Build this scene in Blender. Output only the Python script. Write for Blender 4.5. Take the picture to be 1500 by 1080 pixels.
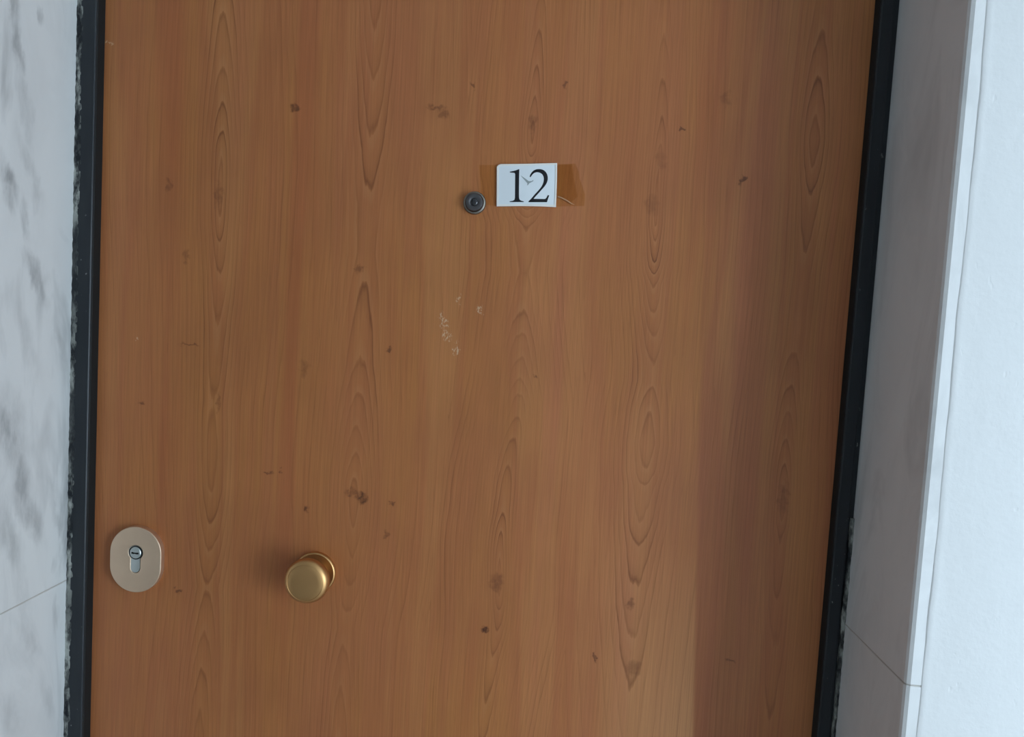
import bpy, bmesh, math, random
import numpy as np
from mathutils import Vector, Matrix

for o in list(bpy.data.objects):
    bpy.data.objects.remove(o)
SC = bpy.context.scene
COL = SC.collection
random.seed(12)

# ------------------------------------------------------------------ camera
F = 1000.0                                    # focal length in pixels of the 1500 x 1080 frame
V1 = Vector((-205 - 750, 16550, F))           # vanishing point of the verticals (down)
V2 = Vector((58, 0, F))                       # vanishing point of the door's normal
V2.y = -(V1.x * V2.x + F * F) / V1.y
DN, FW = V1.normalized(), V2.normalized()
RT = DN.cross(FW)
CR = Vector((RT.x, FW.x, -DN.x)); CD = Vector((RT.y, FW.y, -DN.y)); CF = Vector((RT.z, FW.z, -DN.z))


def ray(u, v):
    return CR * (u - 750) + CD * (v - 540) + CF * F


DOOR_W = 0.865
ra, rb = ray(140.5, 540), ray(1238, 540)
DIST = DOOR_W / abs(rb.x / rb.y - ra.x / ra.y)
CAM = Vector((0, -DIST, 0))
rp = ray(695, 297)
CAM.z = 1.50 - rp.z / rp.y * DIST             # the peephole sits 1.50 m above the floor


def at(u, v, y=0.0):
    """the point on the plane at depth y seen at pixel (u, v)"""
    r = ray(u, v)
    return CAM + r * ((y - CAM.y) / r.y)


def proj(p):
    d = Vector(p) - CAM
    return 750 + F * d.dot(CR) / d.dot(CF), 540 + F * d.dot(CD) / d.dot(CF)


cam = bpy.data.cameras.new('camera')
cam.sensor_width = 36; cam.lens = 36 * F / 1500; cam.clip_start = 0.01
camo = bpy.data.objects.new('camera', cam); COL.objects.link(camo)
camo.matrix_world = Matrix((CR, -CD, -CF)).transposed().to_4x4()
camo.location = CAM
SC.camera = camo

# ------------------------------------------------------------------ light
vs = SC.view_settings
vs.view_transform = 'Standard'; vs.look = 'None'; vs.gamma = 1; vs.use_curve_mapping = False
vs.exposure = 0.0
W = bpy.data.worlds.new('world'); SC.world = W; W.use_nodes = True
bg = W.node_tree.nodes['Background']
bg.inputs[0].default_value = (0.62, 0.80, 1.0, 1); bg.inputs[1].default_value = 1.0

# the landing: extents in metres, door plane y = 0
ROOM = dict(x0=-1.5, x1=3.6, yb=-1.35, zc=2.65)
WIN = dict(x0=1.35, x1=3.2, z0=0.30, z1=1.80)          # the corridor's window, in the wall opposite, right of the door


def area(name, loc, rot, sx, sy, power, color):
    l = bpy.data.lights.new(name, 'AREA'); l.shape = 'RECTANGLE'
    l.size = sx; l.size_y = sy; l.energy = power; l.color = color
    o = bpy.data.objects.new(name, l); COL.objects.link(o)
    o.location = loc; o.rotation_euler = rot
    return o


area('window_daylight', ((WIN['x0'] + WIN['x1']) / 2, ROOM['yb'] + 0.02, (WIN['z0'] + WIN['z1']) / 2),
     (math.radians(90), 0, 0), WIN['x1'] - WIN['x0'] - 0.08, WIN['z1'] - WIN['z0'] - 0.08, 82, (0.70, 0.86, 1.0))


# ------------------------------------------------------------------ key planes
YF = -0.014                                              # front of the black frame
XDL, XDR = at(140.5, 540).x, at(1238, 540).x             # the visible door edges
XML, XMR = at(103.5, 540, YF).x, at(1271.5, 540, YF).x   # the two marble reveals
XFL, XFR = at(130, 540, YF).x, at(1245.5, 540, YF).x     # inner corners of the frame's face
# depth of the right reveal's front corner, seen at pixel 1371 in the middle row
lo, hi = -0.5, 0.0
for _ in range(60):
    mid = (lo + hi) / 2
    if at(1371, 540, mid).x > XMR: hi = mid
    else: lo = mid
YW = mid
if at(1371, 540, -0.05).x < XMR: YW = -0.13
XPL = at(1397, 540, YW).x                                # where the plaster starts on the right
MT = XPL - XMR                                           # marble thickness
ZJS = (at(97, 850, YF).z, at(1240, 915, YF).z)           # the joints between the upper and lower marble, one a little lower
ZH = 2.08                                                # head of the opening
print('DIST', DIST, 'CAM', CAM, 'YW', YW, 'MT', MT, 'ZJ', ZJS, 'door', XDL, XDR)



def jamb(u, v):
    """(y, z) of the lock-side marble reveal seen at pixel (u, v), measured from that jamb's origin"""
    r = ray(u, v); p = CAM + r * (XML / r.x)
    return p.y - (YW + .07) / 2, p.z


VEINS = [(jamb(u0, v0), jamb(u1, v1), wd, am) for u0, v0, u1, v1, wd, am in (
    (10, -40, 24, 40, .010, .9), (20, 20, 34, 110, .012, .8), (58, 5, 68, 40, .008, .6), (2, 225, 24, 290, .016, 1.0), (8, 260, 20, 310, .012, .6), (36, 290, 40, 350, .008, .6),
    (30, 190, 60, 300, .014, .35), (40, 370, 66, 440, .016, .75), (20, 430, 60, 560, .02, .3), (0, 590, 24, 690, .020, .9), (10, 640, 60, 790, .024, .7), (4, 560, 40, 680, .03, .4),
    (20, 720, 66, 800, .018, .6), (0, 740, 30, 840, .02, .5), (80, 480, 100, 560, .01, .35), (30, 100, 44, 210, .012, .4), (70, 700, 95, 800, .01, .3), (20, 905, 60, 960, .014, .25), (60, 990, 80, 1060, .012, .25), (2, 1000, 24, 1080, .016, .3))]

# ------------------------------------------------------------------ node helper
class N:
    def __init__(s, name):
        s.m = bpy.data.materials.new(name); s.m.use_nodes = True
        s.t = s.m.node_tree; s.t.nodes.clear()
        s.out = s.t.nodes.new('ShaderNodeOutputMaterial')

    def n(s, typ, ins=None, **kw):
        nd = s.t.nodes.new('ShaderNode' + typ)
        for k, v in kw.items(): setattr(nd, k, v)
        for k, v in (ins or {}).items(): s.put(nd.inputs[k], v)
        return nd

    def put(s, sock, v):
        if isinstance(v, bpy.types.NodeSocket): s.t.links.new(v, sock)
        elif isinstance(v, bpy.types.Node): s.t.links.new(v.outputs[0], sock)
        else:
            if hasattr(sock.default_value, '__len__') and len(sock.default_value) == 4 and len(v) == 3: v = (*v, 1)
            sock.default_value = v

    def math(s, op, a, b=0.0, c=0.0, clamp=False):
        return s.n('Math', {0: a, 1: b, 2: c}, operation=op, use_clamp=clamp).outputs[0]

    def mix(s, fac, a, b, mode='MIX'):
        nd = s.n('Mix', data_type='RGBA', blend_type=mode)
        s.put(nd.inputs[0], fac); s.put(nd.inputs[6], a); s.put(nd.inputs[7], b)
        return nd.outputs[2]

    def pos(s):
        if not hasattr(s, '_p'): s._p = s.n('TexCoord').outputs['Object']
        return s._p

    def mapped(s, scale=(1, 1, 1), loc=(0, 0, 0), rot=(0, 0, 0), src=None):
        return s.n('Mapping', {'Vector': src or s.pos(), 'Scale': scale, 'Location': loc, 'Rotation': rot}).outputs[0]

    def noise(s, vec, scale=1.0, detail=2.0, rough=0.5, dist=0.0):
        return s.n('TexNoise', {'Vector': vec, 'Scale': scale, 'Detail': detail, 'Roughness': rough, 'Distortion': dist}).outputs[0]

    def ramp(s, fac, stops, interp='LINEAR'):
        nd = s.n('ValToRGB', {0: fac}); cr = nd.color_ramp; cr.interpolation = interp
        while len(cr.elements) < len(stops): cr.elements.new(0.5)
        for e, (p, c) in zip(cr.elements, stops):
            e.position = p
            e.color = (c, c, c, 1) if not hasattr(c, '__len__') else (*c, 1)
        return nd.outputs[0]

    def attr(s, name):
        return s.n('Attribute', attribute_name=name).outputs['Fac']

    def spot(s, p, rx, rz, soft=True):
        """1 at the point p of the surface, 0 beyond the ellipse rx, rz"""
        if not hasattr(s, '_w'):
            nz = s.n('TexNoise', {'Vector': s.pos(), 'Scale': 130.0, 'Detail': 2.0}).outputs[1]
            off = s.n('VectorMath', {0: nz, 1: (-.5, -.5, -.5)}, operation='ADD').outputs[0]
            off = s.n('VectorMath', {0: off, 1: (.016, .016, .016)}, operation='MULTIPLY').outputs[0]
            s._w = s.n('VectorMath', {0: s.pos(), 1: off}, operation='ADD').outputs[0]
        v = s.mapped((1 / rx, 0, 1 / rz), (-p[0] / rx, 0, -p[2] / rz), src=s._w)
        g = s.n('TexGradient', {'Vector': v}, gradient_type='SPHERICAL').outputs[1]
        return g

    def bsdf(s, color, rough=0.5, metal=0.0, spec=0.5, bump=None, bs=0.2, bd=0.001, **ex):
        b = s.n('BsdfPrincipled', {'Base Color': color, 'Roughness': rough, 'Metallic': metal, 'Specular IOR Level': spec})
        for k, v in ex.items(): s.put(b.inputs[k.replace('_', ' ')], v)
        if bump is not None:
            s.put(b.inputs['Normal'], s.n('Bump', {'Height': bump, 'Strength': bs, 'Distance': bd}))
        s.put(s.out.inputs[0], b)
        return s.m


def px(*p):
    return at(p[0], p[1], 0.0)


# ------------------------------------------------------------------ materials
def wood():
    m = N('cherry_veneer')
    ring = m.attr('ring'); cath = m.attr('cathedral'); strip = m.attr('strip')
    wob = m.noise(m.mapped((120, 1, 14)), 1, 2)
    r = m.math('ADD', ring, m.math('MULTIPLY', m.math('SUBTRACT', wob, 0.5), 0.6))
    r = m.math('ADD', r, 0.92)
    fl = m.math('FLOOR', r); fr = m.math('FRACT', r)
    rnd = m.n('TexWhiteNoise', {'W': m.math('MULTIPLY_ADD', m.math('ROUND', m.attr('figure')), 71.3, fl)}, noise_dimensions='1D').outputs[0]
    late = m.ramp(fr, [(0.0, 0.0), (0.5, 0.05), (0.78, 0.32), (0.90, 1.0), (0.97, 0.5), (1.0, 0.0)])
    amp = m.math('MULTIPLY', late, m.math('MAXIMUM', m.math('MULTIPLY_ADD', m.math('POWER', rnd, 1.4), 0.9, 0.16), m.math('MULTIPLY', cath, 0.45)))
    patch = m.ramp(m.noise(m.mapped((16, 1, 5), (3, 0, 7)), 1, 3), [(0.32, 0.12), (0.66, 1.0)])
    amp = m.math('MULTIPLY', amp, m.math('MAXIMUM', patch, m.math('MULTIPLY', cath, 0.55)))
    amp = m.math('MULTIPLY', amp, m.math('MULTIPLY_ADD', cath, 0.52, 0.52), clamp=True)
    pale = m.math('MULTIPLY', m.ramp(fr, [(0.0, 1.0), (0.16, 0.6), (0.3, 0.0)]), m.math('MULTIPLY_ADD', cath, 0.11, 0.03))
    pale = m.math('MULTIPLY', pale, patch)
    # broad bands along the grain, yellower and redder
    band = m.noise(m.mapped((13, 1, 0.9), (1.3, 0, 4.4)), 1, 3, 0.5, 0.3)
    band2 = m.noise(m.mapped((55, 1, 1.6), (8, 0, 2)), 1, 2)
    blot = m.noise(m.mapped((9, 1, 7), (5, 0, 5)), 1, 3)
    base = m.ramp(m.math('MULTIPLY_ADD', band, 0.85, m.math('MULTIPLY', band2, 0.15)),
                  [(0.36, (0.375, 0.120, 0.040)), (0.45, (0.415, 0.156, 0.047)), (0.51, (0.395, 0.137, 0.047)), (0.57, (0.445, 0.176, 0.058)), (0.66, (0.430, 0.148, 0.060))])
    base = m.mix(m.ramp(blot, [(0.42, 0.0), (0.66, 0.30)]), base, (0.285, 0.100, 0.036))
    wide = m.noise(m.mapped((4.2, 1, 2.6), (2.2, 0, 1.1)), 1, 2)
    base = m.mix(m.ramp(wide, [(0.40, 0.0), (0.62, 0.45)]), base, (0.405, 0.135, 0.058))
    # one veneer strip lighter than the next
    base = m.mix(m.math('MULTIPLY', strip, 0.72), base, (0.56, 0.27, 0.115))
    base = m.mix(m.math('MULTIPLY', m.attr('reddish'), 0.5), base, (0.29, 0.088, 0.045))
    fib = m.noise(m.mapped((620, 1, 9)), 1, 3, 0.6)
    base = m.mix(0.45, base, m.ramp(fib, [(0.3, 0.38), (0.7, 0.62)]), 'OVERLAY')
    pore = m.ramp(m.noise(m.mapped((900, 1, 34), (2, 0, 9)), 1, 2), [(0.66, 0.0), (0.76, 0.30)])
    base = m.mix(pale, base, (0.62, 0.33, 0.15))
    col = m.mix(amp, base, (0.165, 0.052, 0.016))
    col = m.mix(pore, col, (0.13, 0.045, 0.018))
    # knots and flecks
    kn = None
    for u, v, rx, rz, a in KNOTS:
        g = m.math('MULTIPLY', m.ramp(m.spot(px(u, v), rx, rz), [(0.0, 0.0), (0.55, 1.0)]), a)
        kn = g if kn is None else m.math('MAXIMUM', kn, g)
    kn = m.math('MULTIPLY', kn, m.ramp(m.noise(m.mapped((210, 1, 150)), 1, 2), [(0.3, 0.45), (0.55, 1.0)]))
    col = m.mix(kn, col, (0.085, 0.026, 0.010))
    # small pale scuffs
    sc = None
    for u, v, rx, rz in SCUFFS:
        g = m.ramp(m.spot(px(u, v), rx, rz), [(0.0, 0.0), (0.4, 1.0)])
        sc = g if sc is None else m.math('MAXIMUM', sc, g)
    sc = m.math('MULTIPLY', sc, m.ramp(m.noise(m.mapped((420, 1, 300)), 1, 2), [(0.47, 0.0), (0.6, 0.75)]))
    col = m.mix(sc, col, (0.62, 0.42, 0.26))
    hgt = m.math('SUBTRACT', fib, m.math('MULTIPLY', amp, 0.8))
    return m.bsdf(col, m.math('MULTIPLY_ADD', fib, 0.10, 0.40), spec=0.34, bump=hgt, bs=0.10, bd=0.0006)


KNOTS = [(432, 157, .006, .005, .8), (640, 158, .013, .004, .55), (650, 168, .007, .006, .45), (1088, 262, .003, .009, .8),
         (530, 730, .008, .008, .9), (516, 722, .012, .005, .5), (574, 737, .004, .004, .7), (450, 747, .003, .006, .8),
         (712, 922, .006, .004, 1.0), (571, 511, .004, .005, .8), (566, 784, .003, .006, .5), (785, 554, .002, .005, .6),
         (262, 866, .006, .004, .7), (207, 591, .006, .003, .6), (392, 692, .008, .002, .6), (410, 692, .002, .004, .6),
         (1063, 145, .006, .010, .3), (955, 300, .010, .013, .25), (928, 980, .010, .012, .35), (727, 853, .010, .012, .5),
         (780, 180, .006, .012, .4), (1070, 968, .006, .003, .7), (872, 963, .002, .005, .7), (272, 375, .006, .009, .4),
         (525, 395, .005, .007, .5), (693, 126, .004, .004, .6), (828, 125, .003, .004, .6), (925, 886, .005, .008, .5),
         (1000, 190, .003, .002, .7), (278, 505, .014, .002, .6), (247, 270, .004, .010, .4), (446, 540, .007, .012, .35),
         (320, 590, .004, .014, .35), (320, 285, .006, .018, .35), (1147, 730, .007, .022, .35), (968, 235, .007, .014, .22)]
SCUFFS = [(655, 492, .009, .007), (702, 455, .006, .005), (672, 440, .003, .007), (650, 475, .006, .008), (162, 62, .005, .003),
          (200, 497, .003, .005), (647, 465, .003, .008), (668, 510, .003, .009)]


def marble(name, base, vein, warm, seed, dens=0.5, vs_=0.4, veins=()):
    m = N(name)
    p = m.mapped((1, 1, 0.42), (seed, seed * 2, seed), (0.0, 0.35, 0.2))
    warp = m.noise(p, 5, 4, 0.6, 0.8)
    cloud = m.noise(m.mapped((1, 1, 0.4), (seed * 3, 1, 2), (0, 0.3, 0)), 9, 4, 0.6, 1.5)
    vn = m.noise(p, 8.5, 5, 0.62, 2.2)
    ridge = m.math('ABSOLUTE', m.math('SUBTRACT', vn, 0.5))
    v = m.ramp(ridge, [(0.0, 0.8), (0.03, 0.5), (0.10, 0.0)], 'EASE')
    gate = m.ramp(warp, [(0.48, 0.0), (0.66, 1.0)])
    c = m.mix(m.ramp(cloud, [(0.40, 0.0), (0.72, dens)]), base, warm)
    c = m.mix(m.math('MULTIPLY', m.math('MULTIPLY', v, gate), vs_), c, vein)
    smud = m.ramp(m.noise(m.mapped((1, 1, 0.33), (seed, 4, 1), (0, 0.25, 0.25)), 15, 4, 0.6, 0.6), [(0.54, 0.0), (0.72, 0.95)])
    c = m.mix(m.math('MULTIPLY', smud, m.math('MULTIPLY_ADD', gate, 0.6, 0.4)), c, vein)
    if veins:
        nz = m.n('TexNoise', {'Vector': m.mapped((1, 1, .5)), 'Scale': 38.0, 'Detail': 4.0, 'Roughness': 0.6}).outputs[1]
        off = m.n('VectorMath', {0: nz, 1: (-.5, -.5, -.5)}, operation='ADD').outputs[0]
        off = m.n('VectorMath', {0: off, 1: (0, .026, .05)}, operation='MULTIPLY').outputs[0]
        wp = m.n('VectorMath', {0: m.pos(), 1: off}, operation='ADD').outputs[0]
        tot = None
        for (ya, za), (yb_, zb_), wd, am in veins:
            L = math.hypot(yb_ - ya, zb_ - za); ang = math.atan2(-(yb_ - ya), zb_ - za)
            mp = m.n('Mapping', {'Vector': wp, 'Location': (0, (ya + yb_) / 2, (za + zb_) / 2), 'Rotation': (ang, 0, 0), 'Scale': (1000, wd * .8, L * .75)}, vector_type='TEXTURE')
            g = m.n('TexGradient', {'Vector': mp}, gradient_type='SPHERICAL').outputs[1]
            g = m.math('MULTIPLY', m.ramp(g, [(0.0, 0.0), (0.9, 1.0)], 'EASE'), am)
            tot = g if tot is None else m.math('MAXIMUM', tot, g)
        tex = m.ramp(m.noise(m.mapped((1, 1, .3), (3, 1, 2), (0.25, 0, 0)), 60, 4, 0.65), [(0.32, 0.25), (0.62, 1.0)])
        c = m.mix(m.math('MULTIPLY', tot, tex), c, vein)
    grain = m.noise(m.pos(), 700, 2)
    return m.bsdf(c, 0.34, spec=0.4, bump=grain, bs=0.05, bd=0.0004)


def plaster():
    m = N('white_plaster')
    big = m.noise(m.mapped((1, 1, 0.7)), 28, 4, 0.6)
    fine = m.noise(m.pos(), 160, 3, 0.6)
    pit = m.ramp(m.noise(m.mapped((1.4, 1, 0.7), (2, 2, 2)), 60, 2), [(0.70, 0.0), (0.78, 1.0)])
    h = m.math('SUBTRACT', m.math('MULTIPLY_ADD', fine, 0.25, big), m.math('MULTIPLY', pit, 0.4))
    c = m.mix(m.math('MULTIPLY', big, 0.25), (0.70, 0.70, 0.695), (0.64, 0.645, 0.65))
    return m.bsdf(c, 0.75, spec=0.2, bump=h, bs=0.30, bd=0.0022)


def paint(name, c, rough, chip):
    m = N(name)
    sp = m.noise(m.mapped((1, 1, 0.6)), 230, 2)
    gate = m.noise(m.mapped((1, 1, 1), (4, 4, 4)), 13, 2)
    f = m.math('MULTIPLY', m.ramp(sp, [(0.70, 0.0), (0.74, 1.0)]), m.ramp(gate, [(0.52, 0.0), (0.60, chip)]))
    dust = m.ramp(m.noise(m.mapped((1, 1, 0.15)), 120, 3), [(0.4, 0.0), (0.8, 0.25)])
    col = m.mix(dust, c, (0.045, 0.05, 0.052))
    return m.bsdf(m.mix(f, col, (0.28, 0.28, 0.27)), rough, spec=0.28,
                  bump=m.noise(m.mapped((1, 1, 0.4)), 90, 3), bs=0.12, bd=0.001)


def mortar():
    m = N('flaking_filler')
    n = m.noise(m.mapped((1, 1, 0.35)), 95, 4, 0.65)
    f = m.ramp(n, [(0.40, (0.018, 0.020, 0.023)), (0.48, (0.10, 0.105, 0.10)), (0.60, (0.36, 0.37, 0.34))])
    low = m.noise(m.mapped((1, 1, 0.6), (2, 5, 3)), 12, 2)
    f = m.mix(m.ramp(low, [(0.38, 0.85), (0.52, 0.0)]), f, (0.03, 0.033, 0.036))
    return m.bsdf(f, 0.8, spec=0.2, bump=n, bs=0.8, bd=0.002)


def metal(name, c, rough, brush=0.0, metallic=1.0):
    m = N(name)
    g = m.noise(m.mapped((1, 1, 1)), 60, 3)
    fine = m.noise(m.mapped((500, 500, 90)), 1, 2)
    col = m.mix(m.math('MULTIPLY', g, 0.25), c, tuple(v * 0.72 for v in c))
    return m.bsdf(col, m.math('MULTIPLY_ADD', g, 0.10, rough), metallic, bump=fine, bs=brush, bd=0.0003)


def plain(name, c, rough=0.6, spec=0.3, var=0.15, scale=40):
    m = N(name)
    g = m.noise(m.pos(), scale, 3)
    return m.bsdf(m.mix(m.math('MULTIPLY', g, var), c, tuple(v * 0.6 for v in c)), rough, spec=spec, bump=g, bs=0.05, bd=0.001)


def tape_mat():
    m = N('yellowed_clear_tape')
    g = m.noise(m.mapped((1, 1, 1)), 60, 3)
    t = m.n('BsdfTransparent', {0: m.mix(g, (0.975, 0.96, 0.91), (0.955, 0.93, 0.86))})
    m.put(m.out.inputs[0], t)
    return m.m


def glass_mat():
    m = N('window_glass')
    t = m.n('BsdfTransparent', {0: (0.96, 0.98, 0.98)}); gl = m.n('BsdfGlossy', {'Roughness': 0.03})
    m.put(m.out.inputs[0], m.n('MixShader', {0: 0.06, 1: t, 2: gl}))
    return m.m


M = dict(
    wood=wood(), edge=plain('veneer_edge', (0.20, 0.085, 0.035)),
    marble_l=marble('grey_veined_marble', (0.68, 0.685, 0.68), (0.26, 0.265, 0.27), (0.57, 0.575, 0.575), 1.7, 0.45, 0.2, VEINS),
    marble_r=marble('soft_veined_marble', (0.75, 0.75, 0.745), (0.52, 0.52, 0.52), (0.67, 0.67, 0.67), 6.1, 0.5, 0.35),
    grout=plain('marble_joint', (0.50, 0.47, 0.43), 0.9),
    plaster=plaster(), black=paint('black_frame_paint', (0.019, 0.023, 0.028), 0.33, 1.0),
    rubber=plain('black_rubber', (0.008, 0.008, 0.008), 0.7),
    mortar=mortar(), champagne=metal('champagne_metal', (0.76, 0.575, 0.42), 0.46, 0.04),
    bronze=metal('bronze_metal', (0.60, 0.35, 0.15), 0.36, 0.03),
    steel=metal('nickel_metal', (0.60, 0.65, 0.64), 0.30, 0.03), dark=plain('painted_recess_shade', (0.006, 0.006, 0.006), 0.8),  # flat black colour stands in for shade in the lock's gaps and slot
    peep=metal('tarnished_metal', (0.13, 0.125, 0.13), 0.38, 0.05), peeprim=metal('worn_nickel', (0.26, 0.24, 0.21), 0.34, 0.05),
    lens=plain('peephole_lens', (0.02, 0.02, 0.023), 0.12, 0.6),
    paper=plain('white_card', (0.76, 0.80, 0.83), 0.35, 0.45, 0.06), border=plain('card_edge', (0.84, 0.80, 0.74), 0.5, 0.3, 0.08),
    ink=plain('black_ink', (0.006, 0.006, 0.009), 0.4, 0.4), smudge=plain('grey_smudge', (0.34, 0.38, 0.38), 0.5),
    tape=tape_mat(), crease=plain('tape_wrinkle', (0.46, 0.24, 0.12), 0.3, 0.5), floor=marble('floor_stone', (0.62, 0.60, 0.57), (0.40, 0.38, 0.36), (0.54, 0.52, 0.5), 3.3),
    wallp=plain('pale_wall_paint', (0.80, 0.80, 0.79), 0.8), winframe=plain('window_paint', (0.75, 0.75, 0.73), 0.4),
    glass=glass_mat(),
)


# ------------------------------------------------------------------ mesh helpers
def link(o, parent=None, **props):
    COL.objects.link(o)
    if parent is not None: o.parent = parent
    for k, v in props.items(): o[k] = v
    return o


def mesh(name, verts, faces, mat, parent=None, smooth=False, **props):
    me = bpy.data.meshes.new(name); me.from_pydata([tuple(v) for v in verts], [], faces); me.update()
    bm = bmesh.new(); bm.from_mesh(me); bmesh.ops.recalc_face_normals(bm, faces=bm.faces); bm.to_mesh(me); bm.free()
    if smooth:
        for p in me.polygons: p.use_smooth = True
    me.materials.append(M[mat])
    return link(bpy.data.objects.new(name, me), parent, **props)


def from_bm(name, bm, mat, parent=None, smooth=False, **props):
    bmesh.ops.recalc_face_normals(bm, faces=bm.faces)
    me = bpy.data.meshes.new(name); bm.to_mesh(me); bm.free()
    if smooth:
        for p in me.polygons: p.use_smooth = True
    me.materials.append(M[mat])
    return link(bpy.data.objects.new(name, me), parent, **props)


def box_bm(bm, a, b, bev=0.0):
    r = bmesh.ops.create_cube(bm, size=1)
    a, b = Vector(a), Vector(b)
    for v in r['verts']:
        v.co = Vector([(a[i] + b[i]) / 2 + v.co[i] * (b[i] - a[i]) for i in range(3)])
    if bev:
        es = list({e for v in r['verts'] for e in v.link_edges})
        bmesh.ops.bevel(bm, geom=es, offset=bev, segments=2, affect='EDGES', profile=0.6)


def box(name, a, b, mat, parent=None, bev=0.0, **props):
    bm = bmesh.new(); box_bm(bm, a, b, bev)
    return from_bm(name, bm, mat, parent, **props)


def empty(name, loc, parent=None, **props):
    o = bpy.data.objects.new(name, None); o.location = loc; o.empty_display_size = 0.05
    return link(o, parent, **props)


def profile_bar(name, pts, z0, z1, mat, parent=None, nz=1, jitter=None, **props):
    """an upright bar: the (x, y) outline pts swept from z0 to z1"""
    verts, faces, k = [], [], len(pts)
    for i in range(nz + 1):
        z = z0 + (z1 - z0) * i / nz
        for j, (x, y) in enumerate(pts):
            dx = jitter(j, z) if jitter else 0
            verts.append((x + dx, y, z))
    for i in range(nz):
        for j in range(k):
            a, b = i * k + j, i * k + (j + 1) % k
            faces.append((a, b, b + k, a + k))
    faces.append(tuple(range(k))); faces.append(tuple(range(nz * k, nz * k + k)))
    return mesh(name, verts, faces, mat, parent, **props)


def lathe(name, prof, c, mat, parent=None, seg=72, **props):
    """revolve (radius, y) pairs about the y axis through c; y runs towards the landing when negative"""
    verts, faces = [], []
    for r, y in prof:
        for k in range(seg):
            a = 2 * math.pi * k / seg
            verts.append((c[0] + r * math.cos(a), c[1] + y, c[2] + r * math.sin(a)))
    for i in range(len(prof) - 1):
        for k in range(seg):
            a, b = i * seg + k, i * seg + (k + 1) % seg
            faces.append((a, b, b + seg, a + seg))
    faces.append(tuple(range(seg))); faces.append(tuple(range((len(prof) - 1) * seg, len(prof) * seg)))
    o = mesh(name, verts, faces, mat, parent, True, **props)
    o.data.set_sharp_from_angle(angle=math.radians(38))
    return o


def plate(name, loops, y, depth, bev, mat, parent=None, **props):
    """flat outlines (lists of (x, z), holes after the first) made solid: back at y, depth towards the landing"""
    cu = bpy.data.curves.new(name, 'CURVE'); cu.dimensions = '2D'; cu.fill_mode = 'BOTH'
    for lp in loops:
        sp = cu.splines.new('POLY'); sp.points.add(len(lp) - 1); sp.use_cyclic_u = True
        for p, (x, z) in zip(sp.points, lp): p.co = (x, z, 0, 1)
    cu.extrude = max(depth / 2 - bev, 1e-6); cu.bevel_depth = bev; cu.bevel_resolution = 3; cu.offset = -bev
    ob = bpy.data.objects.new('tmp', cu); COL.objects.link(ob)
    dg = bpy.context.evaluated_depsgraph_get()
    me = bpy.data.meshes.new_from_object(ob.evaluated_get(dg)); bpy.data.objects.remove(ob)
    me.name = name
    for v in me.vertices: v.co = Vector((v.co.x, y - depth / 2 - v.co.z, v.co.y))
    me.materials.clear(); me.materials.append(M[mat])
    bm = bmesh.new(); bm.from_mesh(me); bmesh.ops.remove_doubles(bm, verts=bm.verts, dist=1e-6)
    bmesh.ops.recalc_face_normals(bm, faces=bm.faces); bm.to_mesh(me); bm.free()
    for p in me.polygons: p.use_smooth = True
    me.set_sharp_from_angle(angle=math.radians(40))
    return link(bpy.data.objects.new(name, me), parent, **props)


def fbm(z, s):
    return math.sin(z * 21 + s) * .5 + math.sin(z * 47 + 2.1 * s) * .3 + math.sin(z * 113 + 3.7 * s) * .2


# ------------------------------------------------------------------ the setting
x0, x1, yb, zc = ROOM['x0'], ROOM['x1'], ROOM['yb'], ROOM['zc']
ST = dict(kind='structure')
box('floor', (x0 - .1, yb - .12, -0.1), (x1 + .1, 0.30, 0), 'floor', label='beige stone floor of the landing', category='floor', **ST)
box('ceiling', (x0 - .1, yb - .12, zc), (x1 + .1, 0.30, zc + .1), 'wallp', label='pale painted ceiling over the landing', category='ceiling', **ST)
box('wall_left', (x0 - .1, yb, 0), (x0, YW, zc), 'wallp', label='warm painted wall at the end of the landing', category='wall', **ST)
box('wall_right', (x1, yb, 0), (x1 + .1, YW, zc), 'wallp', label='pale painted wall at the far end of the corridor', category='wall', **ST)
bm = bmesh.new()
wx0, wx1, wz0, wz1 = WIN['x0'], WIN['x1'], WIN['z0'], WIN['z1']
box_bm(bm, (x0 - .1, yb - .12, 0), (wx0, yb, zc)); box_bm(bm, (wx1, yb - .12, 0), (x1 + .1, yb, zc))
box_bm(bm, (wx0, yb - .12, 0), (wx1, yb, wz0)); box_bm(bm, (wx0, yb - .12, wz1), (wx1, yb, zc))
from_bm('wall_back', bm, 'wallp', label='pale painted wall holding the window opposite the door', category='wall', **ST)
w = empty('window_1', ((wx0 + wx1) / 2, yb - .06, wz0), label='white framed window in the wall opposite the door', category='window', **ST)


def wpart(name, a, b, mat):
    c = Vector(w.location)
    return box(name, Vector(a) - c, Vector(b) - c, mat, w, 0.003)


wpart('window_frame', (wx0, yb - .09, wz0), (wx0 + .05, yb - .03, wz1), 'winframe')
wpart('window_frame', (wx1 - .05, yb - .09, wz0), (wx1, yb - .03, wz1), 'winframe')
wpart('window_frame', (wx0 + .05, yb - .09, wz0), (wx1 - .05, yb - .03, wz0 + .05), 'winframe')
wpart('window_frame', (wx0 + .05, yb - .09, wz1 - .05), (wx1 - .05, yb - .03, wz1), 'winframe')
wpart('pane', (wx0 + .05, yb - .064, wz0 + .05), (wx1 - .05, yb - .058, wz1 - .05), 'glass')

# the wall with the doorway: two plastered piers and the wall above the head
YP = YW - 0.0006                                          # plaster stands a little proud of the marble
arc = [(0, .0001), (.0004, .0003), (.0010, .0005), (.0018, .0006), (.0028, .0007), (.0042, .0008), (.0060, .0007)]   # feathered edge with a slight ridge


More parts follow.
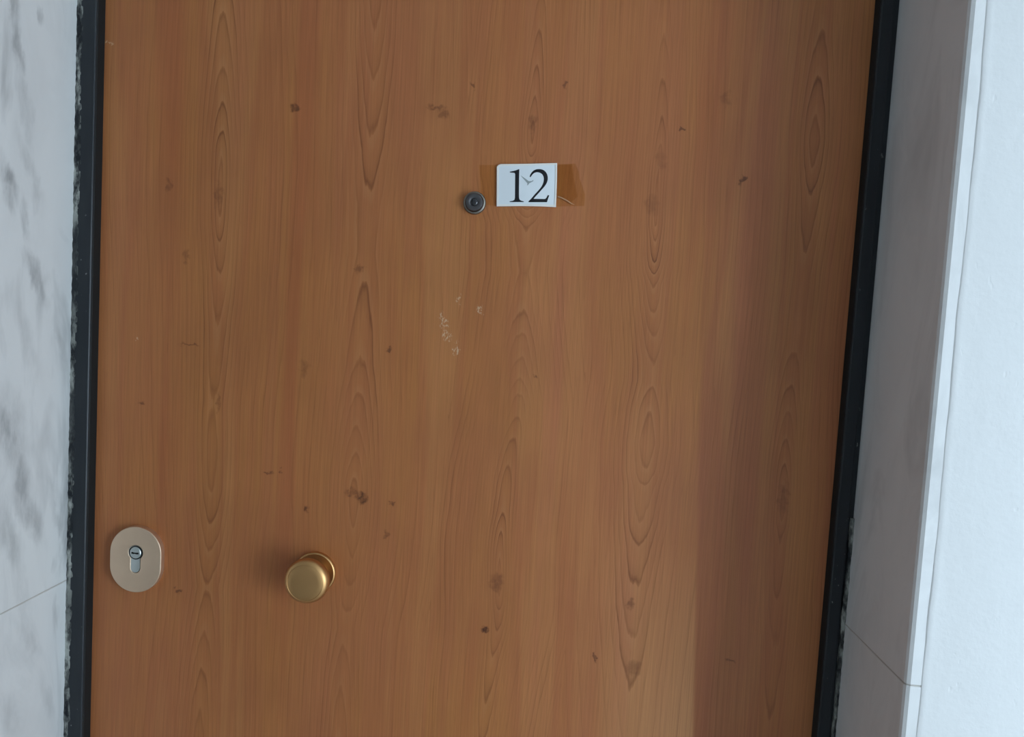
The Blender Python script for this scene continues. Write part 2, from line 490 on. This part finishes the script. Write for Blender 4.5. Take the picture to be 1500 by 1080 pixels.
def pier(xe, sx, xo, seed):
    """plaster pier whose free edge at xe is rounded and a little wavy; sx = +1: it runs to the right"""
    xw = xe; xe = xe - sx * .0013
    pts = [(xw, 0.10), (xw, YW - .0001)] + [(xe + sx * ax, YW - ay) for ax, ay in arc] + [(xe + sx * .010, YP), (xe + sx * .016, YP), (xo, YP), (xo, 0.10)]
    nz = 160
    verts, faces, k = [], [], len(pts)
    for i in range(nz + 1):
        z = zc * i / nz
        d = 0.0011 * fbm(z, seed)
        for j, (x, y) in enumerate(pts):
            e = 0.0002 * fbm(z * 1.3 + 5, seed) if 4 <= j <= 8 else 0
            verts.append((x + (d if 2 <= j < 11 else 0), y + e, z))
    for i in range(nz):
        for j in range(k):
            a, b = i * k + j, i * k + (j + 1) % k
            faces.append((a, b, b + k, a + k))
    faces += [tuple(range(k)), tuple(range(nz * k, nz * k + k))]
    return verts, faces


va, fa = pier(XPL, 1, x1 + .1, 1.0)
vb, fb = pier(XML - MT, -1, x0 - .1, 2.6)
n = len(va); va += vb; fa += [tuple(i + n for i in f) for f in fb]
n = len(va)
bx = [(x, y, z) for x in (XML - MT, XPL) for y in (YP, 0.10) for z in (ZH + MT, zc)]
va += bx; fa += [tuple(i + n for i in f) for f in ((0, 1, 3, 2), (4, 6, 7, 5), (0, 4, 5, 1), (2, 3, 7, 6), (0, 2, 6, 4), (1, 5, 7, 3))]
o = mesh('wall_front', va, fa, 'plaster', smooth=True, label='rough white plaster wall beside the marble door surround', category='wall', **ST)
o.data.set_sharp_from_angle(angle=math.radians(40))

# marble lining of the doorway
JG = 0.0012                                               # open joint between two slabs


def slab(name, parent, xin, xout, za, zb, mat):
    s = 1 if xout > xin else -1
    c = 0.0042
    pts = [(xin, 0.07), (xin, YW + c), (xin + s * c * .3, YW + c * .35), (xin + s * c, YW), (xout, YW), (xout, 0.07)]
    l = Vector(parent.location)
    ob = profile_bar(name, [(x - l.x, y - l.y) for x, y in pts], za - l.z, zb - l.z, mat, parent)
    bm = bmesh.new(); bm.from_mesh(ob.data)
    es = [e for e in bm.edges if abs(e.verts[0].co.z - e.verts[1].co.z) < 1e-5]
    bmesh.ops.bevel(bm, geom=es, offset=0.0005, segments=1, affect='EDGES'); bm.to_mesh(ob.data); bm.free()
    return ob


for nm, ZJ, xin, sgn, mt, lab in (('trim_1', ZJS[0], XML, -1, 'marble_l', 'grey veined white marble jamb lining on the lock side of the door'),
                              ('trim_2', ZJS[1], XMR, 1, 'marble_r', 'shaded grey marble jamb lining beside the white plaster wall')):
    t = empty(nm, (xin + sgn * MT / 2, (YW + .07) / 2, 0), label=lab, category='door jamb', **ST)
    slab('marble_slab', t, xin, xin + sgn * MT, ZJ + JG / 2, ZH + MT, mt)
    slab('marble_slab', t, xin, xin + sgn * MT, 0.0, ZJ - JG / 2, mt)
    l = Vector(t.location); g = 0.0003; c = 0.0042
    jp = [(xin + sgn * g, .069), (xin + sgn * g, YW + c), (xin + sgn * (g + c * .3), YW + g + c * .35), (xin + sgn * (g + c), YW + g), (xin + sgn * MT, YW + g), (xin + sgn * MT, .069)]
    profile_bar('joint', [(x - l.x, y - l.y) for x, y in jp], ZJ - JG / 2, ZJ + JG / 2, 'grout', t)
bm = bmesh.new(); box_bm(bm, (XML, YW, ZH), (XMR, 0.07, ZH + MT), 0.001)
from_bm('trim_3', bm, 'marble_r', label='marble lintel lining over the door', category='door lintel', **ST)

# black steel frame: two jambs and a head
fr = empty('trim_4', ((XML + XMR) / 2, 0.03, 0), label='black painted steel door frame with chipped edges', category='door frame', **ST)


def fpts(xm, xf, xd, step):
    s = 1 if xf > xm else -1
    c = 0.0010
    xs = xm + s * step
    p = [(xm, .065), (xm, YF + .003), (xs, YF + .003), (xs, YF + c * .4), (xs + s * c * .4, YF), (xf - s * c, YF), (xf, YF + c),
         (xf, -0.002), (xd, 0.004), (xd, .065)]
    return [(x - fr.location.x, y - fr.location.y) for x, y in p]


SL = at(113, 540, YF).x - XML
gap = 0.0018
profile_bar('frame_jamb', fpts(XML, XFL, XFL - .0002, SL * .55), 0, ZH, 'black', fr)
profile_bar('frame_jamb', fpts(XMR, XFR, XFR + .0002, 0.0062), 0, ZH, 'black', fr)
box('frame_head', (XFL - fr.location.x, YF - fr.location.y, ZH - .03), (XFR - fr.location.x, .065 - fr.location.y, ZH), 'black', fr, .001)
# rubber seals beside the leaf
for xa, sg in ((XFL, 1), (XFR, -1)):
    fx, fy = fr.location.x, fr.location.y
    profile_bar('door_seal', [(xa - fx, YF + .0022 - fy), (xa + sg * .0008 - fx, YF + .0032 - fy), (xa + sg * .0016 - fx, -.001 - fy), (xa + sg * .0010 - fx, .012 - fy), (xa - fx, .012 - fy)], 0, ZH - .03, 'rubber', fr)


# ragged strips of old filler between marble and frame
def filler(xa, wd, sgn, seed, za, zb, lim):
    nz = int((zb - za) / 0.004)
    rr = random.Random(seed)
    verts, faces = [], []
    for i in range(nz + 1):
        z = za + (zb - za) * i / nz
        k = wd * (0.82 + 0.16 * fbm(z * 1.7, seed) + 0.13 * (rr.random() - .5)) * lim(z)
        y = YF - 0.0006 + 0.0012 * rr.random()
        verts += [(xa - fr.location.x, y - .0008 - fr.location.y, z), (xa + sgn * k - fr.location.x, y - fr.location.y, z),
                  (xa + sgn * k - fr.location.x, YF + .0035 - fr.location.y, z), (xa - fr.location.x, YF + .0035 - fr.location.y, z)]
    for i in range(nz):
        for j in range(4):
            a, b = i * 4 + j, i * 4 + (j + 1) % 4
            faces.append((a, b, b + 4, a + 4))
    faces += [(0, 1, 2, 3), tuple(range(nz * 4, nz * 4 + 4))]
    mesh('filler_strip', verts, faces, 'mortar', fr, label='flaking grey filler along the frame')


filler(XML, SL, 1, 3.3, 0.02, ZH - .03, lambda z: 1.0)
zr = at(1250, 760, YF).z
filler(XMR, 0.0048, -1, 7.9, 0.02, zr, lambda z: 1.0)

# ------------------------------------------------------------------ the door
door = empty('door_1', (0.0, 0.0, 0.0), label='cherry wood veneer apartment door with bronze knob and peephole', category='door', **ST)
DL = Vector(door.location)
Z0, Z1 = 0.012, ZH - 0.033
nx, nzg = 420, 460
xs = np.linspace(XDL + 0.0, XDR - 0.0, nx + 1); zs = np.linspace(Z0, Z1, nzg + 1)

COLS = [  # each flame figure of the veneer: ring width, then (pixel x, pixel y, ring number) down its axis
    (.0034, [(345, -900, 9), (335, -400, 3), (330, -120, 7), (328, -40, 6), (327, 25, 5), (326, 100, 4), (325, 150, 3), (324, 190, 2), (324, 222, 1), (323, 275, .3), (322, 320, 1), (322, 355, 2), (322, 405, 3), (319, 470, 4),
     (313, 582, 5), (312, 592, 5.04), (311, 650, 4.75), (311, 715, 5), (309, 760, 6), (307, 800, 7), (304, 860, 8.2), (299, 930, 7), (296, 980, 6), (293, 1040, 5), (289, 1120, 4), (285, 1300, 1), (280, 1800, 7)]),
    (.0034, [(560, -900, 8), (555, -500, 2), (551, -60, 4), (549, 50, 5), (548, 118, 6), (545, 200, 7), (540, 300, 8.3), (537, 370, 8.6), (534, 425, 8), (527, 535, 7), (525, 583, 6), (522, 632, 5), (521, 670, 4), (519, 705, 3),
     (518, 735, 2.6), (517, 770, 3), (515, 815, 4), (512, 860, 5), (508, 900, 6), (506, 920, 6.3), (503, 945, 6), (500, 1000, 5), (497, 1080, 4), (490, 1300, 1), (480, 1800, 6)]),
    (.0025, [(815, -900, 4), (805, -400, 2), (797, -100, 8), (794, -20, 6), (790, 40, 5), (787, 90, 4), (784, 140, 3), (781, 175, 2), (780, 188, 1.6), (779, 215, 2), (776, 260, 5), (771, 330, 11), (768, 400, 12), (764, 460, 11), (763, 492, 10),
     (762, 530, 9), (761, 560, 8), (760, 580, 7), (758, 612, 6), (752, 640, 5), (744, 685, 4), (741, 710, 3.4), (737, 752, 3), (733, 780, 2), (731, 815, 1), (732, 850, .2), (731, 878, 1), (731, 897, 2), (728, 927, 3), (722, 960, 4),
     (716, 1000, 4.6), (712, 1030, 5), (706, 1090, 6), (690, 1500, 1), (680, 1900, 5)]),
    (.0027, [(985, -900, 6), (980, -400, 1), (975, -20, 6), (973, 60, 5), (971, 120, 4), (970, 180, 3), (968, 215, 2), (964, 250, 1), (961, 300, .6), (960, 330, 1), (960, 350, 2), (958, 384, 3), (957, 400, 4), (957, 415, 5), (957, 455, 6),
     (957, 492, 7), (956, 530, 8), (954, 560, 8.2), (951, 600, 7), (948, 650, 6.2), (945, 690, 7), (943, 712, 8), (938, 768, 9), (935, 800, 10), (930, 860, 11), (924, 1000, 13), (915, 1400, 17), (905, 1900, 19)]),
    (.0032, [(1240, -900, 6), (1230, -400, 2), (1212, -40, 7), (1202, 60, 6), (1198, 120, 5), (1195, 170, 4), (1193, 205, 3.6), (1191, 240, 4), (1188, 280, 5), (1175, 400, 6.3), (1163, 510, 6), (1158, 560, 5), (1155, 600, 4), (1152, 640, 3),
     (1149, 680, 2), (1148, 710, 1), (1147, 740, .5), (1145, 765, 1), (1143, 785, 2), (1138, 870, 3), (1136, 935, 4), (1125, 1080, 5.4), (1110, 1500, 1), (1100, 1900, 5)]),
]
ring = np.full((nzg + 1, nx + 1), 1e9); cath = np.zeros_like(ring)
ring_id = np.zeros_like(ring)
X, Z = np.meshgrid(xs, zs)
for k, (wcol, c) in enumerate(COLS):
    pts = [at(u, v) for u, v, _ in c]
    zz = np.array([p.z for p in pts])[::-1]; xx = np.array([p.x for p in pts])[::-1]; hh = np.array([q[2] for q in c])[::-1]
    # smooth the polyline a little
    zf = np.linspace(zs[0] - .1, zs[-1] + .1, 1600)
    hf = np.interp(zf, zz, hh); xf = np.interp(zf, zz, xx)
    ker = np.hanning(9); ker /= ker.sum()
    hf = np.convolve(np.pad(hf, 4, 'edge'), ker, 'valid'); xf = np.convolve(np.pad(xf, 25, 'edge'), np.hanning(51) / np.hanning(51).sum(), 'valid')
    h = np.interp(zs, zf, hf)[:, None]; ax = np.interp(zs, zf, xf)[:, None]
    wr = wcol * (1 + .10 * np.sin(Z * 5 + k))
    dx = (X - ax) / wr
    rk = np.sqrt(h * h + (dx * (1 - .012 * np.clip(np.abs(dx), 0, 25))) ** 2) + 37.37 * 0
    sel = rk < ring
    ring = np.where(sel, rk, ring); ring_id = np.where(sel, k, ring_id)
    cath = np.maximum(cath, np.exp(-(dx / (4.0 + .35 * h)) ** 2))
ring = ring + 0.35 * np.sin(Z * 9 + X * 30) * .3


def edge_x(v):
    """the seam between two veneer strips, slightly off the vertical"""
    return np.interp(v, [at(1032, 340).z, at(1016, 1080).z][::-1], [at(1032, 340).x, at(1016, 1080).x][::-1])


zA, zB = at(1020, 1080).z, at(1030, 560).z
xe = np.interp(zs, sorted([at(1016, 1080).z, at(1032, 340).z]), [at(1016, 1080).x, at(1032, 340).x])[:, None]
wS = at(1030, 900).x - at(885, 900).x
down = np.clip((at(1030, 800).z - Z) / (at(1030, 800).z - zA), 0, 1)
down = np.clip(down, 0, 1) * np.clip((Z - (zA - .25)) / .25, 0, 1)
inner = np.clip((X - (xe - wS)) / wS, 0, 1) ** 0.6 * np.clip((xe + .0015 - X) / .004, 0, 1)
strip = inner * (0.95 * down + 0.12 * np.clip((at(1030, 480).z - Z) / .2, 0, 1) * (Z > zA - .3))
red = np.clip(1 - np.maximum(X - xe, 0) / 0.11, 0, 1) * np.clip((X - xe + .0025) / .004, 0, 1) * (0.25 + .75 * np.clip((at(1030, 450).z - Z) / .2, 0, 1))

V = np.empty(((nzg + 1) * (nx + 1), 3)); V[:, 0] = X.ravel() - DL.x; V[:, 1] = 0; V[:, 2] = Z.ravel() - DL.z
ii = (np.arange(nzg)[:, None] * (nx + 1) + np.arange(nx)[None, :]).ravel()
Fc = np.stack([ii, ii + 1, ii + nx + 2, ii + nx + 1], 1)
me = bpy.data.meshes.new('door_panel')
# front face (grid), plus the leaf's back and sides
nb = len(V)
cor = [0, nx, nzg * (nx + 1) + nx, nzg * (nx + 1)]
back = V[cor].copy(); back[:, 1] = 0.055
Vall = np.vstack([V, back])
faces = [tuple(f) for f in Fc.tolist()]
bot = list(range(0, nx + 1)); top = [nzg * (nx + 1) + i for i in range(nx + 1)]
lft = [i * (nx + 1) for i in range(nzg + 1)]; rgt = [i * (nx + 1) + nx for i in range(nzg + 1)]
faces += [tuple(bot[::-1] + [nb, nb + 1]), tuple(top + [nb + 2, nb + 3]), tuple(lft + [nb + 3, nb]), tuple(rgt[::-1] + [nb + 1, nb + 2]), (nb, nb + 3, nb + 2, nb + 1)]
me.from_pydata(Vall.tolist(), [], faces); me.update()
for nm, arr in (('ring', ring), ('figure', ring_id), ('cathedral', cath), ('strip', strip), ('reddish', red)):
    a = me.attributes.new(nm, 'FLOAT', 'POINT')
    a.data.foreach_set('value', np.concatenate([arr.ravel(), np.zeros(4)]).astype(np.float32))
me.materials.append(M['wood'])
panel = link(bpy.data.objects.new('door_panel', me), door)


# ------------------------------------------------------------------ lock plate
def S(c, scale, pts):
    return [(c[0] + x * scale, c[1] + z * scale) for x, z in pts]


LC = at(199.5, 819.5, -0.006)
A, B = 0.0314, 0.0398


def superell(a, b, e, n=96):
    out = []
    for k in range(n):
        t = 2 * math.pi * k / n
        c, s_ = math.cos(t), math.sin(t)
        out.append((a * math.copysign(abs(c) ** (2 / e), c), b * math.copysign(abs(s_) ** (2 / e), s_)))
    return out


def stadium(a, b, n=40):
    out = [(a * math.cos(math.pi * k / n), (b - a) + a * math.sin(math.pi * k / n)) for k in range(n + 1)]
    return out + [(-x, -z) for x, z in out]


def keyhole(r, hw, drop, n=40):
    """euro cylinder outline: a round barrel with a straight rounded tail below it"""
    a0 = math.asin(hw / r)
    out = []
    for k in range(n + 1):
        t = -math.pi / 2 + a0 + (2 * math.pi - 2 * a0) * k / n
        out.append((r * math.cos(t), r * math.sin(t)))
    for k in range(13):
        t = math.pi + math.pi * k / 12
        out.append((hw * math.cos(t), -drop + hw * math.sin(t)))
    return out


CC = at(198.5, 810, -0.008)
cx, cz = CC.x, CC.z
lock = plate('lock_plate', [S((LC.x, LC.z), 1, stadium(A, B)), S((cx, cz), 1, keyhole(.0088, .0058, .0189))], 0.0005, 0.0085, 0.0010, 'champagne', door,
             label='oval champagne metal lock plate')
plate('lock_recess', [S((cx, cz), 1, keyhole(.0096, .0062, .0188))], -0.0005, 0.0008, 0.0001, 'dark', lock)
plate('lock_cylinder', [S((cx - .0003, cz), 1, keyhole(.0085, .0055, .0187))], -0.0005, 0.0072, 0.0003, 'steel', lock, label='pale nickel lock cylinder')
lathe('lock_plug', [(.0068, 0), (.0068, -.0010), (.0063, -.0015), (.0008, -.0017)], (cx + .0001, -.0075, cz), 'steel', lock)
plate('plug_gap_shade', [S((cx, cz), 1, superell(.0083, .0083, 2, 48)), S((cx, cz), 1, superell(.0070, .0070, 2, 48))], -.0076, .0002, .00002, 'dark', lock)  # flat black ring painted as the shadow gap around the plug
KW = [(-.0037, -.0008), (-.0012, -.0010), (0, -.0007), (.0014, -.0011), (.0039, -.0010), (.0039, .0006), (.0012, .0004), (-.0012, .0005), (-.0026, .0009), (-.0037, .0007)]
plate('keyway', [[(cx + x * 1.15, cz + z * 1.25) for x, z in KW]], -.0091, .0003, .00003, 'dark', lock, label='black key slot')

# ------------------------------------------------------------------ knob
KC = at(461, 839.5, -0.004)
k = (KC.x, 0.0, KC.z)
knob = empty('door_knob', k, door, label='round satin bronze knob on a thin round rose')
lathe('knob_rose', [(.0246, .0005), (.0246, -.0040), (.0240, -.0052), (.0230, -.0057), (.0222, -.0052), (.0216, -.0020), (.010, -.0014)], (0, 0, 0), 'bronze', knob)
lathe('knob_neck', [(.0100, -.0012), (.0092, -.010), (.0094, -.016), (.0125, -.0205)], (0, 0, 0), 'bronze', knob)
lathe('knob_head', [(.0120, -.0195), (.0190, -.0205), (.0236, -.0228), (.0256, -.0262), (.0258, -.0300), (.0247, -.0334), (.0226, -.0358), (.0206, -.0368), (.0203, -.0364), (.0199, -.0367),
                    (.0150, -.0375), (.0080, -.0380), (.0006, -.0381)], (0, 0, 0), 'bronze', knob)

# ------------------------------------------------------------------ peephole
PC = at(695, 297, -0.003)
peep = empty('peephole', (PC.x, 0, PC.z), door, label='small dark round metal peephole')
lathe('peephole_rim', [(.0129, .0004), (.0129, -.0014), (.0122, -.0030), (.0108, -.0036), (.0102, -.0030)], (0, 0, 0), 'peeprim', peep, 48)
lathe('peephole_tube', [(.0106, -.0030), (.0104, -.0060), (.0096, -.0074), (.0076, -.0080), (.0050, -.0078), (.0040, -.0070)], (0, 0, 0), 'peep', peep, 48)
lathe('peephole_lens', [(.0044, -.0070), (.0036, -.0080), (.0020, -.0086), (.0004, -.0087)], (0, 0, 0), 'lens', peep, 40)

# ------------------------------------------------------------------ the taped number card
CY = -0.0016


def zpx(x, y, y3=CY):
    p = at(722 + x / 14.4, 234 + y / 14.4, y3)
    return p.x, p.z


def dense(pts, n=3):
    """round a traced outline with a Catmull-Rom pass"""
    out, m_ = [], len(pts)
    for i in range(m_):
        p0, p1, p2, p3 = [Vector(pts[(i + j - 1) % m_]) for j in range(4)]
        if (p1 - p0).length > 1e-9 and (p2 - p1).length > 1e-9 and (p1 - p0).angle(p2 - p1) < 0.75 and (p2 - p1).angle(p3 - p2) < 0.75:
            for q in range(n):
                t = q / n
                out.append(tuple(0.5 * ((2 * p1) + (p2 - p0) * t + (2 * p0 - 5 * p1 + 4 * p2 - p3) * t * t + (3 * p1 - p0 - 3 * p2 + p3) * t ** 3)))
        else: out.append(tuple(p1))
    return out


card = empty('number_card', (0, 0, 0), label='white card reading 12 taped to the door beside the peephole', category='number sign')
outl = [(84, 150), (125, 108), (170, 95), (700, 88), (1355, 72), (1352, 400), (1340, 760), (1330, 1000), (1000, 985), (600, 978), (80, 985), (82, 600)]
inl = [(124, 165), (180, 130), (700, 122), (1318, 112), (1316, 400), (1306, 700), (1296, 952), (1000, 944), (600, 940), (116, 946), (118, 600)]
plate('card_sheet', [[zpx(*p) for p in outl]], -0.0006, 0.0010, 0.0001, 'paper', card)
plate('card_border', [[zpx(*p) for p in outl], [zpx(*p) for p in inl]], -0.0016, 0.0004, 0.0001, 'border', card, label='worn cream edge of the card')
one = [(355, 255), (450, 235), (520, 212), (545, 200), (558, 205), (555, 300), (552, 500), (550, 700), (552, 800), (566, 842), (600, 866), (652, 880), (652, 894), (355, 894), (355, 880),
       (420, 868), (455, 845), (465, 800), (468, 600), (470, 400), (470, 310), (462, 285), (440, 276), (400, 274), (360, 270)]
two = [(775, 362), (786, 325), (812, 280), (850, 237), (900, 210), (960, 199), (1030, 205), (1090, 235), (1135, 290), (1156, 360), (1155, 430), (1130, 502), (1085, 570), (1030, 632), (960, 710), (900, 776), (858, 826),
       (1080, 830), (1112, 820), (1138, 790), (1160, 745), (1188, 755), (1165, 822), (1140, 897), (750, 897), (750, 880), (810, 820), (900, 715), (970, 640), (1030, 560), (1065, 480), (1075, 400), (1058, 335), (1018, 290),
       (960, 268), (900, 270), (850, 297), (815, 337), (795, 370)]
plate('digit', [[zpx(*p) for p in dense(one)]], CY, 0.00012, 0.00001, 'ink', card, label='black serif digit 1')
plate('digit', [[zpx(*p) for p in dense(two)]], CY, 0.00012, 0.00001, 'ink', card, label='black serif digit 2')
sm = [(585, 332), (640, 368), (700, 410), (755, 452), (810, 452), (858, 428), (850, 455), (806, 478), (766, 498), (738, 540), (724, 540), (730, 500), (682, 444), (632, 388)]
plate('smudge', [[zpx(*p) for p in sm]], CY - .00002, 0.00012, 0.00001, 'smudge', card, label='grey bird-shaped smudge between the digits')


def tpx(lst, y3=-0.0003):
    return [(at(u, v, y3).x, at(u, v, y3).z) for u, v in lst]


plate('tape', [tpx([(702, 242), (727.5, 242), (726.5, 302), (712, 300), (706, 297), (704, 270)])], -0.0006, 0.0004, 0.00002, 'tape', card, label='faint clear tape beside the peephole')
plate('tape', [tpx([(816.5, 241), (843, 240), (848, 252), (849, 262), (853, 272), (857, 285), (856, 302), (836, 302), (815.5, 303)])], -0.0006, 0.0004, 0.00002, 'tape', card, label='yellowed clear tape with a torn end')
plate('tape', [tpx([(816.5, 242), (838, 240.5), (841, 262), (846, 288), (838, 296), (822, 289), (816, 287)], -.0012)], -0.0014, 0.0004, 0.00002, 'tape', card, label='second layer of yellowed tape')
# a pale crease in the tape
CP = [(817, 287), (824, 289.5), (831, 293), (838, 298), (842, 300), (837, 299), (830, 294.5), (823, 291), (817, 289)]
plate('tape_crease', [tpx(CP, -.0018)], -0.0018, 0.0003, 0.00002, 'crease', card, label='pale wrinkle in the tape')
